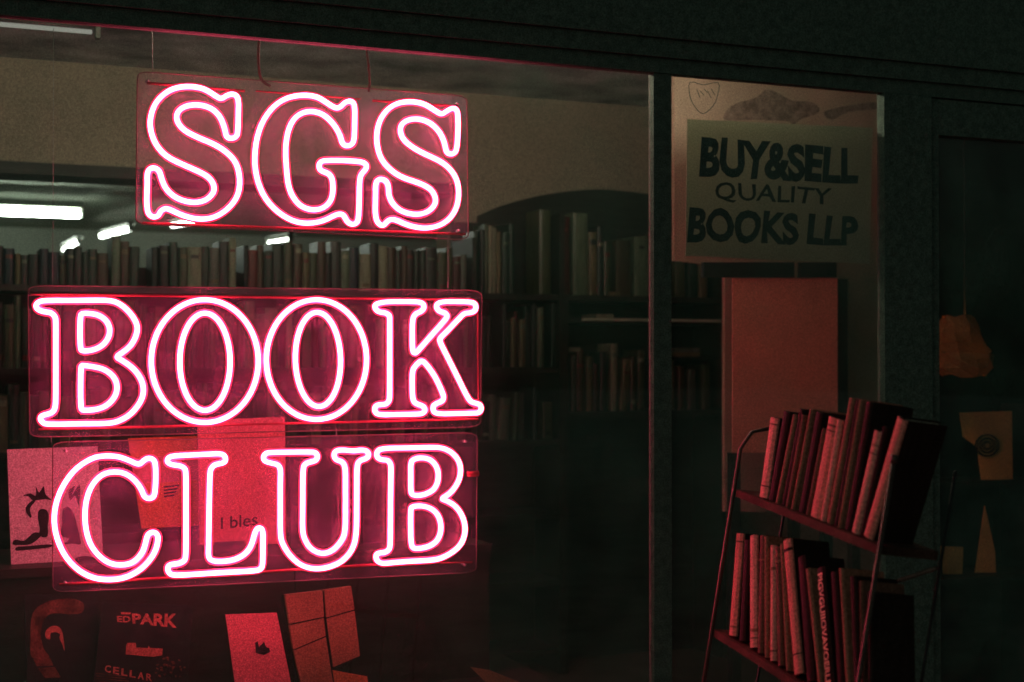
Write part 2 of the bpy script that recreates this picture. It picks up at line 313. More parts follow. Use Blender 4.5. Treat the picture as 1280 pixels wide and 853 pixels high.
YP = 0.0835                                           # front face of the acrylic sheets
YT = 0.066                                           # tube centre line
RT = 0.0068
def neon_sign(label, letters, quad, reflections, wires):
    o = empty('neon_sign', at((quad[3][0]+quad[2][0])/2, (quad[3][1]+quad[2][1])/2, YP))
    tag(o, label, 'neon sign', 'pink neon signs hung in the window')
    rp = [at(x, y, YP) for x, y in rounded(quad)]
    MB().prism(rp, (0, .006, 0)).build('acrylic_panel', M['acryl'], o)
    MB().tube([p + Vector((0, .003, 0)) for p in rp], (.0016, .0035), True, 6).build('panel_edge', M['edge'], o)
    for L in letters:
        core = MB(); back = MB()
        for lp in G[L]:
            fine = relax(smooth(lp, True, 3), 2, .3)
            core.tube([at(x, y, YT) for x, y in fine], RT, True, 6)
            back.tube([at(x, y, YT + .0120) for x, y in fine], (.0130, .004), True, 6)
        lt = back.build('letter', M['strip'], o); core.build('neon_tube', M['neon'], lt)
    for u, v in ((.03,.06),(.97,.06),(.97,.94),(.03,.94)):
        p = at(*bil(quad, u, v), YP)
        MB().tube([p + Vector((0, -.006, 0)), p + Vector((0, .014, 0))], .0042, False, 8).build('standoff', M['wire'], o)
    for a, b_, r in reflections:
        MB().tube([at(*a, YP - .004), at(*b_, YP - .004)], r, False, 6).build('reflection_rod', M['reflection_rod'], o)  # red rods stand in for reflected tube light, plus one red tab
    for pts, r, mk in wires:
        MB().tube([at(x, y, YP + .003) for x, y in smooth(pts, False, 4)], r, False, 6).build('wire' if mk == 'wire' else 'cable', M[mk], o)
    return o
neon_sign('pink neon SGS sign on a clear acrylic sheet, topmost of three', ['S1','G','S2'],
   [(172,89),(584,120),(586,300),(170,280)], [((184,104),(306,114),.004),((320,114),(450,124),.0025),((466,126),(572,133),.0035),((178,279),(582,293),.0035)],
   [([(191,93),(190,30)], .0012, 'wire'), ([(338,108),(326,98),(323,70),(325,40)], .004, 'cable'), ([(461,115),(462,95),(458,60)], .0035, 'cable')])
neon_sign('pink neon BOOK sign on a clear acrylic sheet, middle of three', ['B1','O1','O2','K'],
   [(35,357),(603,363),(601,534),(37,547)], [((38,368),(594,375),.0035),((48,537),(598,524),.0035),((597,378),(598,524),.002)],
   [([(66,358),(66,300),(67,36)], .0007, 'wire'), ([(560,363),(560,290)], .0007, 'wire')])
neon_sign('pink neon CLUB sign on a clear acrylic sheet, lowest of three', ['C','L','U','B2'],
   [(66,553),(597,541),(596,716),(66,741)], [((74,731),(470,706),.004),((470,706),(590,703),.0025),((584,593),(598,592),.009)],
   [([(64,553),(64,548),(63,546)], .0012, 'wire'), ([(420,541),(421,546),(420,535)], .0009, 'wire')])

# ------------------------------------------------------------------ fluorescent fixtures
def fixture(a, b, rt, label, tubem, gap=.05, hw=.06, hh=.05, cat='strip light', light_blocker=False, hm='housing'):
    a = Vector(a); b = Vector(b); d = (b - a).normalized(); side = d.cross(Vector((0,0,1))).normalized()
    o = empty('fluorescent_light', (a + b) / 2); tag(o, label, cat, 'fluorescent lights on the ceiling')
    MB().tube([a, b], rt, False, 10).build('tube', tubem, o)
    up = Vector((0, 0, gap))
    prof = [side*hw*.55 + up + Vector((0,0,hh)), side*hw + up*.75, side*hw*.3 + up*.9, -side*hw*.3 + up*.9, -side*hw + up*.75, -side*hw*.55 + up + Vector((0,0,hh))]
    MB().prism([a - d*.03 + p for p in prof], (b - a) + d * .06).build('housing', M[hm], o)
    if light_blocker:
        x0, x1, f = a.x - .05, b.x + .05, -.02 if a.x > .5 else -.10
        MB().box((x0, a.y + f, a.z - .036), (x1, a.y + .10, a.z - .03)).build('light_blocker', M['housing'], o)  # added plate, keeps the strip's light off the window display
    for e, sgn in ((a, -1), (b, 1)):
        c = e + d * sgn * .012
        MB().prism([c + side*.02 + Vector((0,0,-.022)), c - side*.02 + Vector((0,0,-.022)), c - side*.02 + up, c + side*.02 + up], d * sgn * .015).build('lamp_holder', M[hm], o)
    return o
Z1 = at(50, 267, 8.8)
a = at(-60, 263.5, 8.8); b_ = at(99, 268, 8.8); a.z = b_.z = Z1.z
fixture(a, b_, .026, 'long lit fluorescent tube at the far left of the ceiling', M['tube'], .06, .10, .05)
a = atz(127, 295, 2.66); b_ = atz(162, 286, 2.66)
fixture(b_, a, .024, 'tilted lit fluorescent lamp just left of the SGS sign', M['tube_small'], .05, .05, .02, hm='dark_housing')
a = atz(80, 312, 2.62); b_ = atz(98, 302, 2.62)
fixture(b_, a, .02, 'short lit fluorescent lamp low under the long tube', M['tube_small'], .05, .05, .02, hm='dark_housing')
a = atz(216, 282, 2.60); b_ = atz(244, 277, 2.60)
fixture(b_, a, .018, 'lit fluorescent lamp half hidden under the first S', M['tube_small'], .05, .05, .02, hm='dark_housing')
a = atz(336, 303, 2.42); b_ = atz(362, 299, 2.42)
fixture(b_, a, .010, 'faint far fluorescent lamp below the letter G', M['tube_small'], .05, .05, .02, hm='dark_housing')
a = atz(-90, 21, 2.66); b_ = atz(114, 42, 2.66); b_.y = a.y = (a.y + b_.y) / 2
fixture(a, b_, .008, 'dim strip light under the front ceiling at top left', M['tube_dim'], .03, .02, .015, hm='dark_housing')
for xx in (-.75, 1.05):  # two fill lights added out of view to brighten bulkhead and ceiling
    ln = 1.6 if xx < 0 else 1.45
    fixture((xx, .42, 2.50), (xx + ln, .42, 2.50), .018, 'added unseen strip light above the window head, ' + ('left of the pair' if xx < 0 else 'right of the pair'), M['fill_tube_right' if xx > 0 else 'fill_tube_left'], .03, .014, .01, light_blocker=True)

# ------------------------------------------------------------------ bookcases and their books
COLS = {'olive':(.10,.11,.06),'dark green':(.03,.06,.045),'brown':(.11,.06,.035),'grey':(.17,.17,.15),'cream':(.42,.38,.28),
        'black':(.012,.012,.012),'maroon':(.12,.02,.02),'navy':(.02,.03,.06),'tan':(.26,.18,.10),'red':(.25,.03,.03),'sage':(.19,.23,.16),'charcoal':(.045,.045,.045)}
BM = {k: pm('book_' + k.replace(' ', '_'), (v[0] * .60, v[1] * .64, v[2] * .58), .38 if k not in ('cream','tan') else .5, .35, 9, .5, stretch=(6, 6, .7)) for k, v in COLS.items()}
CN = list(COLS); CW = [16,16,10,8,6,14,4,8,9,2,8,16]
ones = ['','first','second','third','fourth','fifth','sixth','seventh','eighth','ninth','tenth','eleventh','twelfth','thirteenth','fourteenth','fifteenth','sixteenth','seventeenth','eighteenth','nineteenth']
tens = {2:'twentieth',3:'thirtieth',4:'fortieth',5:'fiftieth',6:'sixtieth',7:'seventieth',8:'eightieth',9:'ninetieth'}
tb = {2:'twenty',3:'thirty',4:'forty',5:'fifty',6:'sixty',7:'seventy',8:'eighty',9:'ninety'}
def ordn(n):
    if n < 20: return ones[n]
    if n < 100: return tens[n // 10] if n % 10 == 0 else tb[n // 10] + '-' + ones[n % 10]
    return 'hundred-and-' + ordn(n - 100) if n > 100 else 'hundredth'
def book_mesh(wd, h, d):                 # rounded spine towards -y, standing on z=0, centred x
    x = wd / 2; bl = min(.006, wd * .3)
    prof = [(-x, d), (-x, bl), (-x*.6, bl*.25), (0, 0), (x*.6, bl*.25), (x, bl), (x, d)]
    m = MB(); m.prism([(px, py, 0) for px, py in prof], (0, 0, h))
    # raised bands across the spine
    return m
def std_book(x, y, z, wd, h, d, lean, colr, label, group):
    m = book_mesh(wd, h, d)
    o = m.build('book', BM[colr]); o.location = (x, y, z + abs(math.sin(lean)) * wd / 2); o.rotation_euler = (0, lean, 0)
    if wd > .028 and random.random() < .55:
        bz = h * random.choice((.12, .72, .8)); bh = h * random.uniform(.04, .12)
        t = MB().prism([(-wd*.5-.0008, .0085, bz), (-wd*.3, -.0008+wd*.04, bz), (0, -.0012, bz), (wd*.3, -.0008+wd*.04, bz), (wd*.5+.0008, .0085, bz)], (0, 0, bh))
        o['_local'] = 1
        c = t.build('spine_label', BM[random.choice(['tan','cream','red','sage','black'])], o)
    tag(o, label, 'book', group)
def sizeword(wd, h):
    a = 'slim' if wd < .022 else ('thick' if wd > .042 else 'medium'); b = 'tall' if h > .255 else ('short' if h < .2 else '')
    return (b + ' ' + a).strip()
YF = 2.50; YBK = 2.78
PX = {k: at(k, 362, YF).x for k in (-70, 0, 590, 606, 700, 905)}
rows = [at(300, 361, YF).z, at(300, 460, YF).z, at(300, 559, YF).z, at(300, 659, YF).z]
bc = empty('bookcase', (PX[0], YF, 0)); tag(bc, 'long dark bookcase full of upright books behind the three pink signs', 'bookcase')
xl, xr = PX[-70] - .4, PX[700] - .012
for z in rows + [.45, .12]:
    MB().box((xl, YF - .012, z - .028), (xr, YBK, z)).build('shelf', M['wood'], bc)
for x in (xl - .026, PX[590], xr + .001):
    zz = at(700, 268, YF).z if x > PX[0] else rows[0] + .27
    if x == PX[590]:
        for k, z in enumerate(rows):
            MB().box((x, YF - .006, z + .001), (x + .02, YBK - .01, z + (.26 if k == 0 else (rows[k-1] - z - .030)))).build('divider', M['wood'], bc)
    else: MB().box((x, YF - .02, 0), (x + .0245, YBK, zz)).build('side_panel', M['wood'], bc)
MB().box((xl, YBK + .001, 0), (PX[590], YBK + .012, rows[0] + .10)).build('back_panel', M['wood'], bc)
MB().box((PX[590], YBK + .001, 0), (xr, YBK + .012, rows[0] + .36)).build('back_panel', M['wood'], bc)

def fill(row, x0, x1, hmin, hmax, wmin, wmax, where, group, tilt=.04, skip=.04, start=1, zoff=0):
    x = x0; n = start; z = rows[row] + .0005
    while True:
        wd = random.uniform(wmin, wmax) * (1.35 if random.random() < .12 else 1); h = random.uniform(hmin, hmax)
        if x + wd > x1: return n
        if random.random() < skip: x += random.uniform(.02, .05)
        lean = 0 if random.random() < .8 else random.uniform(-tilt, tilt)
        c = random.choices(CN, CW)[0]
        ext = abs(math.sin(lean)) * h
        if lean < 0: x += ext
        std_book(x + wd/2, YF + random.uniform(.004, .035), z, wd, h, random.uniform(.14,.19), lean, c,
                 f'{sizeword(wd,h)} {c} book, {ordn(n)} from the left {where}', group)
        x += wd + .001 + (ext if lean > 0 else 0); n += 1
nn = fill(0, PX[-70], at(140, 362, YF).x, .12, .165, .020, .045, 'on the top bookcase shelf', 'books on the top bookcase shelf')
fill(0, at(140, 362, YF).x, PX[590] - .004, .165, .225, .020, .045, 'on the top bookcase shelf', 'books on the top bookcase shelf', start=nn)
fill(1, PX[-70], PX[590] - .004, .22, .30, .020, .046, 'on the shelf behind the BOOK sign', 'books behind the BOOK sign', skip=.06)
fill(2, PX[-70], PX[590] - .004, .20, .285, .022, .05, 'on the third bookcase shelf', 'books level with the CLUB tops', skip=.08)
fill(0, PX[590] + .022, PX[590] + .24, .29, .34, .018, .034, 'in the tall section right of SGS', 'tall books right of SGS', tilt=0, skip=0)
fill(1, PX[606], PX[700] - .03, .22, .31, .018, .036, 'on the shelf right of the K', 'books right of the K', tilt=.12, skip=.12)
fill(2, PX[606], PX[700] - .03, .17, .25, .02, .04, 'on the low shelf right of the K', 'low books right of the K', tilt=.2, skip=.2)
for i, (a_, b_, t_, c, wd) in enumerate([(676,690,262,'olive',0), (699,716,268,'maroon',0), (718,735,264,'sage',0)]):
    xa_, xb_ = at(a_, 350, YF).x, at(b_, 350, YF).x
    if xb_ < xr + .0:
        std_book((xa_+xb_)/2, YF + .01, rows[0] + .0005, xb_-xa_, at(a_, t_, YF).z - rows[0], .17, 0, c, f'large {c} book above the K, right of the tall row', 'tall books right of SGS')

# right-hand cabinet with an arched crest
cb = empty('bookcase', ((PX[700]+PX[905])/2, YF, 0)); tag(cb, 'dark arched bookcase with a pale shelf edge behind the window post', 'bookcase')
cx0, cx1 = PX[700] + .014, PX[905]
pz = at(770, 399, YF).z; lz = at(770, 514, YF).z
crest = [(596,300),(598,270),(625,258),(660,248),(700,240.5),(745,237),(790,240),(830,246),(868,254),(905,266),(906,300)]
MB().prism([at(x, y, YBK + .03) for x, y in smooth(crest[1:-1], False, 3)] + [at(906,380,YBK+.03), at(597,380,YBK+.03)], (0, .02, 0)).build('arched_crest', M['wood'], cb)
MB().box((cx0, YF - .02, 0), (cx0 + .022, YBK, rows[0] - .03)).build('side_panel', M['wood'], cb)
MB().box((cx1 - .022, YF - .02, 0), (cx1, YBK, at(905,262,YF).z)).build('side_panel', M['wood'], cb)
MB().box((cx0, YF - .012, rows[0] - .028), (cx1 - .023, YBK, rows[0])).build('shelf', M['wood'], cb)
MB().box((cx0 + .0225, YF + .004, pz - .022), (cx1 - .0225, YBK, pz + .002)).build('shelf', M['wood'], cb)
MB().box((cx0 + .10, YF - .01, pz - .010), (cx1 - .0225, YF + .0035, pz + .003)).build('shelf_edge', M['pale_wood'], cb)
MB().box((cx0 + .0225, YF - .01, lz - .03), (cx1 - .0225, YBK, lz)).build('shelf', M['wood'], cb)
MB().box((cx0 + .0225, YBK + .001, 0), (cx1, YBK + .012, rows[0] + .36)).build('back_panel', M['wood'], cb)
def cab_book(pxa, pxb, pyt, pyb, c, lean, lab, base):
    xa_, xb_ = at(pxa, pyb, YF).x, at(pxb, pyb, YF).x
    std_book((xa_+xb_)/2, YF + .01, base + .0005, xb_-xa_, at(pxa, pyt, YF).z - base, .16, lean, c, lab, 'books in the arched bookcase')
cab_book(700,714,270,352,'maroon',0,'tall maroon book above the pale shelf, left of the sage one',rows[0])
cab_book(718,736,266,352,'sage',0,'tall sage book above the pale shelf, leftmost of the cabinet',rows[0])
cab_book(772,790,300,352,'brown',0,'short brown book under the arch by the window post',rows[0])
cab_book(795,812,296,352,'sage',.0,'pale sage book next to the window post under the arch',rows[0])
cab_book(846,858,290,352,'olive',0,'olive book just right of the window post, beside the poster',rows[0])
cab_book(716,722,445,508,'grey',0,'slim grey book standing on the lower cabinet shelf',lz)
cab_book(723,732,438,508,'brown',0,'slim brown book on the lower cabinet shelf, by the grey one',lz)
cab_book(766,774,430,508,'cream',0,'narrow cream book upright in the middle of the lower cabinet shelf',lz)
cab_book(776,786,450,508,'tan',.10,'tan book leaning on the lower cabinet shelf',lz)
cab_book(840,845,450,508,'sage',0,'thin sage book right of the window post on the lower shelf',lz)
XL = ['tan book right of the tall sage book under the arch', 'narrow charcoal book right of the tan one under the arch', 'short olive book right of the charcoal one under the arch',
      'brown book partly behind the window post under the arch', 'grey book behind the window post under the arch', 'dark green book half behind the poster under the arch', 'tan book behind the poster edge under the arch',
      'tan book right of the slim brown one on the lower cabinet shelf', 'thin maroon book right of the tan one on the lower cabinet shelf', 'charcoal book left of the narrow cream one on the lower cabinet shelf',
      'brown book right of the leaning tan one on the lower cabinet shelf', 'olive book left of the window post on the lower cabinet shelf', 'brown book under the two-book pile on the lower cabinet shelf',
      'grey book under the two-book pile on the lower cabinet shelf', 'olive book beside the salmon board on the lower cabinet shelf']
for i, (a_, b_, t_, c, ln, w_) in enumerate([(738,748,290,'tan',0,0),(749,756,284,'charcoal',0,0),(757,765,302,'olive',.0,0),(818,826,292,'brown',0,0),(830,838,286,'grey',0,0),(862,874,296,'dark green',0,0),(876,886,290,'tan',0,0),
        (735,743,446,'tan',0,1),(744,750,455,'maroon',0,1),(752,760,440,'charcoal',0,1),(790,797,446,'brown',0,1),(799,808,438,'olive',0,1),(850,858,458,'brown',0,1),(862,872,462,'grey',0,1),(880,890,456,'olive',0,1)]):
    cab_book(a_, b_, t_, 508 if w_ else 352, c, ln, XL[i], lz if w_ else rows[0])
def flat_book(pxa, pxb, py, n, z, c, lab):
    xa_, xb_ = at(pxa, py, YF).x, at(pxb, py, YF).x
    m = MB(); 
    o = m.box((xa_, YF + .01, z + n*.022 + .001), (xb_, YF + .17, z + n*.022 + .021)).build('book', BM[c]); tag(o, lab, 'book', 'books lying flat in the arched bookcase')
flat_book(746,768,397,0,pz+.003,'cream','small cream book lying flat on the pale shelf edge')
flat_book(762,776,350,0,rows[0],'tan','small tan book lying flat above the pale shelf')
bz = at(860, 446, YF).z
MB().box((at(838,446,YF).x, YF + .02, bz - .012), (cx1 - .023, YBK, bz)).build('shelf', M['wood'], cb)
flat_book(841,876,446,0,bz,'tan','tan book lying flat at the bottom of a two-book pile')
flat_book(843,876,446,1,bz,'grey','grey book lying flat on top of the tan one')
flat_book(712,726,432,0,at(720,440,YF).z,'cream','cream pad lying flat above the slim grey book')
MB().box((cx0 + .0225, YF + .02, at(720,440,YF).z - .012), (at(738,440,YF).x, YBK, at(720,440,YF).z)).build('shelf', M['wood'], cb)

# ------------------------------------------------------------------ window display
YU, YL = .50, .24                                    # upper and lower tier
zu = at(70, 703, YU).z; zl = at(180, 905, YL).z
ds = empty('display_stand', (at(200,700,YU).x, .3, zl - .3)); tag(ds, 'two step dark display stand in the window under the CLUB sign', 'display stand')
dx0, dx1 = at(-60,700,YU).x, at(360,700,YU).x
MB().box((dx0, .40, zu - .025), (dx1, .85, zu)).build('upper_shelf', M['wood'], ds)
MB().box((dx0, .42, zl), (dx1, .44, zu - .026)).build('riser', M['wood'], ds)
MB().box((dx0, .10, zl - .03), (at(700,700,YL).x, .85, zl)).build('lower_shelf', M['wood'], ds)
for x in (dx0 + .05, at(690,700,YL).x - .05):
    for y in (.14, .8): MB().box((x - .02, y - .02, 0), (x + .02, y + .02, zl - .031)).build('leg', M['wood'], ds)
def plane(px, py, Y, lean):              # leaning sheet through a pixel on y=Y, top tipping away by lean
    return at(px, py, Y), Vector((0, -math.cos(lean), math.sin(lean)))
def sheet(name, q, Y, lean, t, mat, label, cat, group=None, base=None):
    o_, n = plane(*base if base else q[3], Y, lean)
    e = empty(name, (at(*q[3], Y) + at(*q[2], Y)) / 2); tag(e, label, cat, group)
    pts = [atp(x, y, o_, n) for x, y in q]
    MB().prism(pts, -n * t).build('sheet' if t < .004 else 'cover', mat, e)
    return e, o_, n
def on(e, name, pts, o_, n, mat, lift=.0012, smooth_=False):
    if smooth_: pts = smooth(pts, True, 3)
    return MB().prism([atp(x, y, o_ + n * lift, n) for x, y in pts], -n * .0009).build(name, mat, e)
def ontext(e, s, q, o_, n, mat, bold=0.0, lift=.0012, name='lettering', wob=.0):
    vs, fs = text_verts(s, bold); m = MB()
    vs = [(u + wob*math.sin(v*5 + u*17), v + wob*3*math.sin(u*23 + 1)) for u, v in vs]
    m.add([atp(*bil(q, u, v), o_ + n * lift, n) for u, v in vs], fs); return m.build(name, mat, e)
# pale print with an ink drawing, behind the C
e, o_, n = sheet('art_print', [(9,562),(122,558),(129,699),(14,706)], YU, R(6), .003, M['paper'], 'pale print with a dark ink drawing behind the letter C', 'print')
zz = lambda pts: [(x / 5.014, 550 + y / 5.014) for x, y in pts]
for pts in ([(145,350),(190,335),(225,350),(225,292),(245,330),(275,290),(285,340),(325,378),(285,372),(240,378),(205,380),(180,355)],
            [(205,380),(222,385),(188,430),(198,478),(190,488),(165,455),(162,425),(180,398)],
            [(245,440),(285,436),(305,470),(300,540),(300,600),(270,612),(245,590),(250,560),(238,490)],
            [(262,590),(240,620),(190,655),(120,660),(78,655),(95,625),(150,632),(200,590),(225,580)],
            [(105,672),(180,665),(315,655),(320,672),(230,685),(150,692),(100,695)],
            [(395,440),(425,420),(455,450),(480,520),(500,610),(505,655),(450,650),(400,655),(435,620),(385,600),(390,520)],
            [(475,740),(540,728),(600,745),(600,800),(540,795),(480,765)],
            [(430,320),(470,290),(450,350),(500,280),(498,400),(490,405),(470,350),(440,380)]):
    on(e, 'ink_drawing', zz(pts), o_, n, M['ink'], smooth_=True)
e, o_, n = sheet('orange_card', [(160,548),(246,545),(250,657),(177,661)], YU + .05, R(8), .003, M['orange'], 'orange card between the letters C and L', 'card')
for k in range(4): on(e, 'print_line', [(205,608+k*4),(224-k*2,606+k*4),(224-k*2,608+k*4),(205,610+k*4)], o_, n, M['ink'])
on(e, 'band', [(164,572),(248,568),(249,600),(168,606)], o_, n, M['redcard'])
e, o_, n = sheet('rose_booklet', [(247,526),(356,521),(358,680),(250,681)], YU - .02, R(5), .010, M['redcard'], 'large rose booklet behind the letters L and U', 'booklet')
ontext(e, 'I bles', [(276,647),(322,641),(322,657),(276,662)], o_, n, M['ink'], .01)
on(e, 'dark_band', [(268,678),(306,676),(306,691),(268,693)], o_, n, M['black'])
e, o_, n = sheet('dark_book', [(362,560),(446,556),(448,690),(364,694)], YU + .02, R(6), .02, M['black'], 'dark book standing behind the letter U', 'book')
e, o_, n = sheet('dark_book', [(452,566),(560,560),(560,680),(454,686)], YU + .06, R(6), .02, M['wood'], 'brown-black book standing behind the letter B of CLUB', 'book')
MB().box((dx1 + .002, .40, zu - .025), (at(600,700,YU).x, .85, zu)).build('upper_shelf', M['wood'], ds)
MB().box((dx1 + .002, .42, zl), (at(600,700,YU).x, .44, zu - .026)).build('riser', M['wood'], ds)
# lower tier
LN = R(10)
e, o_, n = sheet('portrait_book', [(30,744),(122,740),(128,905),(36,905)], YL, LN, .02, M['black'], 'dark book with a hooded portrait at the bottom left corner', 'book')
z2 = lambda pts: [(20 + x / 6.935, 730 + y / 6.935) for x, y in pts]
M['dull'] = pm('dull_red_print', (.14,.055,.04), .8, .7, 25, .1)
M['dull2'] = pm('red_print', (.50,.18,.13), .8, .3, 40, .1)
on(e, 'hood', z2([(140,640),(125,500),(130,330),(160,230),(250,165),(380,130),(520,135),(590,180),(570,250),(470,265),(330,255),(250,300),(215,420),(240,560),(290,640)]), o_, n, M['dull'], smooth_=True)
on(e, 'face', z2([(260,470),(255,420),(290,375),(350,365),(395,400),(415,500),(420,580),(400,520),(375,470),(385,440),(345,420),(300,430),(295,480)]), o_, n, M['dull2'], smooth_=True)
on(e, 'collar', z2([(150,655),(300,645),(325,710),(180,715)]), o_, n, M['dull'])
on(e, 'collar', z2([(190,730),(335,720),(390,810),(250,820)]), o_, n, M['dull'])
e, o_, n = sheet('magazine', [(128,752),(241,757),(232,910),(112,900)], YL - .03, LN, .006, M['black'], 'black magazine lettered PARK and CELLAR below the letter C', 'magazine')
z3 = lambda pts: [(120 + x / 7.546, 740 + y / 7.546) for x, y in pts]
ontext(e, 'PARK', z3([(338,205),(770,205),(762,340),(345,300)]), o_, n, M['dull2'], .035)
on(e, 'title_bar', z3([(235,190),(330,195),(328,212),(240,212)]), o_, n, M['dull2'])
ontext(e, 'ED', z3([(195,228),(328,228),(325,290),(200,285)]), o_, n, M['dull2'], .03)
on(e, 'picture', z3([(285,500),(300,480),(375,480),(380,525),(490,530),(495,505),(515,530),(630,535),(625,600),(540,612),(430,605),(350,595),(280,590)]), o_, n, M['dull2'])
for i, ch in enumerate('CELLAR'):
    x = 85 + i * 78; y = 690 + i * 16
    ontext(e, ch, z3([(x,y),(x+58,y+6),(x+54,y+76),(x-4,y+66)]), o_, n, M['dull2'], .03)
for k in range(6): on(e, 'stripe', z3([(0,765+k*24),(250+k*30,790+k*24),(250+k*30,798+k*24),(0,773+k*24)]), o_, n, M['dull'])
for k in range(26):
    x = random.uniform(560, 830); y = random.uniform(600, 800)
    on(e, 'print_speck', z3([(x,y),(x+random.uniform(8,30),y+random.uniform(-8,10)),(x+random.uniform(5,25),y+random.uniform(14,34)),(x-6,y+14)]), o_, n, M['dull'])
e, o_, n = sheet('rose_booklet', [(282,768),(346,766),(374,905),(301,905)], YL - .02, LN, .008, M['redcard'], 'small rose booklet with a dark emblem below the letter L', 'booklet')
z4 = lambda pts: [(80 + x / 3.2, 720 + y / 3.2) for x, y in pts]
on(e, 'emblem', z4([(765,268),(775,262),(780,285),(795,270),(800,262),(808,285),(822,290),(824,305),(800,316),(768,308)]), o_, n, M['ink'])
# brown tiled box
bx_, o2, n2 = sheet('tiled_box', [(357,743),(403,738),(418,853),(424,905),(384,905)], YL + .02, R(4), .002, M['black'], 'brown box of square panels below the letter U', 'box') if False else (None, None, None)
e = empty('tiled_box', at(400, 905, YL)); tag(e, 'brown box of square panels below the letter U', 'box')
o_, n = plane(400, 905, YL, R(4))
M['tile'] = pm('brown_panel', (.36,.19,.10), .6, .2, 9, .4, bump=.2)
for q in ([(357,744),(403,738.5),(405,771),(362,780)], [(362.5,782),(405,773),(407,795),(367,812)], [(367.5,814),(407.5,797),(416,853),(420,905),(384,905),(376,853)],
          [(405.5,738),(439,733),(443,762),(408,772)], [(408.5,774),(443.3,764),(450,820),(417,834),(412,800)]):
    MB().prism([atp(x, y, o_, n) for x, y in q], -n * .02).build('panel', M['tile'], e)
MB().prism([atp(x, y, o_ - n*.008, n) for x, y in [(357.5,745),(438.5,734.5),(449,820),(417.5,834),(420,904),(385,904)]], -n * .05).build('carcass', M['black'], e)
e = empty('orange_leaflet', at(440, 880, .16)); tag(e, 'orange leaflet lying below the tiled box at the bottom edge', 'leaflet')
MB().prism([at(416,838,.16), at(459,846,.16), at(466,905,.16), at(425,905,.16)], (0, .002, .0)).build('sheet', M['orange'], e)
e = empty('leaflet', at(620, 880, .2)); tag(e, 'dim red leaflet at the bottom edge below the letter B', 'leaflet')
MB().prism([at(588,834,.2), at(612,838,.2), at(650,853,.2), at(690,905,.2), at(660,905,.2)], (0, .002, 0)).build('sheet', M['tile'], e)

# ------------------------------------------------------------------ right pane: poster, crest, board, pillar
e, o_, n = sheet('poster', [(859,149),(1091,160),(1087,330),(857,320)], .03, 0, .0015, M['poster'], 'hand painted BUY & SELL QUALITY BOOKS LLP poster inside the right pane', 'poster')
ontext(e, 'BUY&SELL', [(877,170),(1073,186),(1072,231),(875,221)], o_, n, M['paint'], .045, wob=.006)
ontext(e, 'QUALITY', [(893,227),(1041,236),(1037,260),(894,253)], o_, n, M['paint'], .012, wob=.006)
ontext(e, 'BOOKS LLP', [(862,258),(1074,271),(1071,308),(860,303)], o_, n, M['paint'], .042, wob=.006)
# shield decal outline on the glass
e = empty('shield_decal', at(880, 120, .004)); tag(e, 'thin outlined shield decal on the glass above the poster', 'decal')
z5 = lambda pts: [(810 + x / 3.047, 80 + y / 3.047) for x, y in pts]
MB().tube([at(x, y, .004) for x, y in smooth(z5([(160,70),(210,80),(268,72),(265,120),(248,160),(210,190),(180,165),(160,125)]), True, 3)], .0012, True, 5).build('outline', M['paint'], e)
for k in range(5):
    x = 185 + k * 14; MB().tube([at(*p, .004) for p in z5([(x, 95 + 8 * (k % 2)), (x + 14, 130 - 10 * (k % 3))])], .001, False, 5).build('scroll', M['paint'], e)
# brown backing panel further inside, with faint dark artwork
M['backing'] = pm('brown_backing', (.40,.31,.23), .85, .12, 5, .12, bump=.2)
M['faded'] = pm('faded_artwork', (.20,.15,.12), .85, .45, 30, .1)
YK = 1.0
e = empty('backing_panel', at(1000, 640, YK)); tag(e, 'tall brown backing panel behind the hand painted poster', 'panel')
MB().prism([at(x, y, YK) for x, y in [(843,84),(1101,100),(1098,640),(906,640),(906,338),(880,330),(843,326)]], (0, .02, 0)).build('board', M['backing'], e)
for k in range(3): MB().box((at(920 + k*75, 640, YK).x - .02, YK, 0), (at(920 + k*75, 640, YK).x + .02, YK + .03, at(1000, 640, YK).z - .003)).build('leg', M['wood'], e)
for q in ([(905,150),(915,132),(945,122),(958,112),(975,118),(990,126),(1015,128),(1024,140),(1000,150),(990,158),(985,152),(940,150)], [(1030,140),(1062,132),(1098,128),(1098,136),(1060,140),(1040,150)]):
    MB().prism([at(x, y, YK - .001) for x, y in smooth(q, True, 3)], (0, -.0012, 0)).build('artwork', M['faded'], e)
# board on an easel strip
e = empty('blank_board', at(980, 566, .86)); tag(e, 'blank salmon red board behind the top row of rack books', 'board')
MB().prism([at(916,348,.86), at(1047,348,.86), at(1047,566,.86), at(916,566,.86)], (0, .006, 0)).build('panel', M['board'], e)
MB().prism([at(1047.6,349,.86), at(1060,349,.86), at(1060,566,.86), at(1047.6,566,.86)], (0, .03, 0)).build('gap_strip', M['black'], e)  # black strip put where the gap beside the board is dark
for x in (920, 1035): MB().box((at(x,566,.86).x - .02, .86, 0), (at(x,566,.86).x + .02, .89, at(x,566,.86).z - .002)).build('leg', M['black'], e)
for a_, b_ in ((880, 993), (1001, 1046)):
    MB().prism([at(a_,328,.84), at(b_,328,.84), at(b_,347,.84), at(a_,347,.84)], (0, .02, 0)).build('dark_gap', M['black'], e)  # black bars stand in for the dark gap under the poster
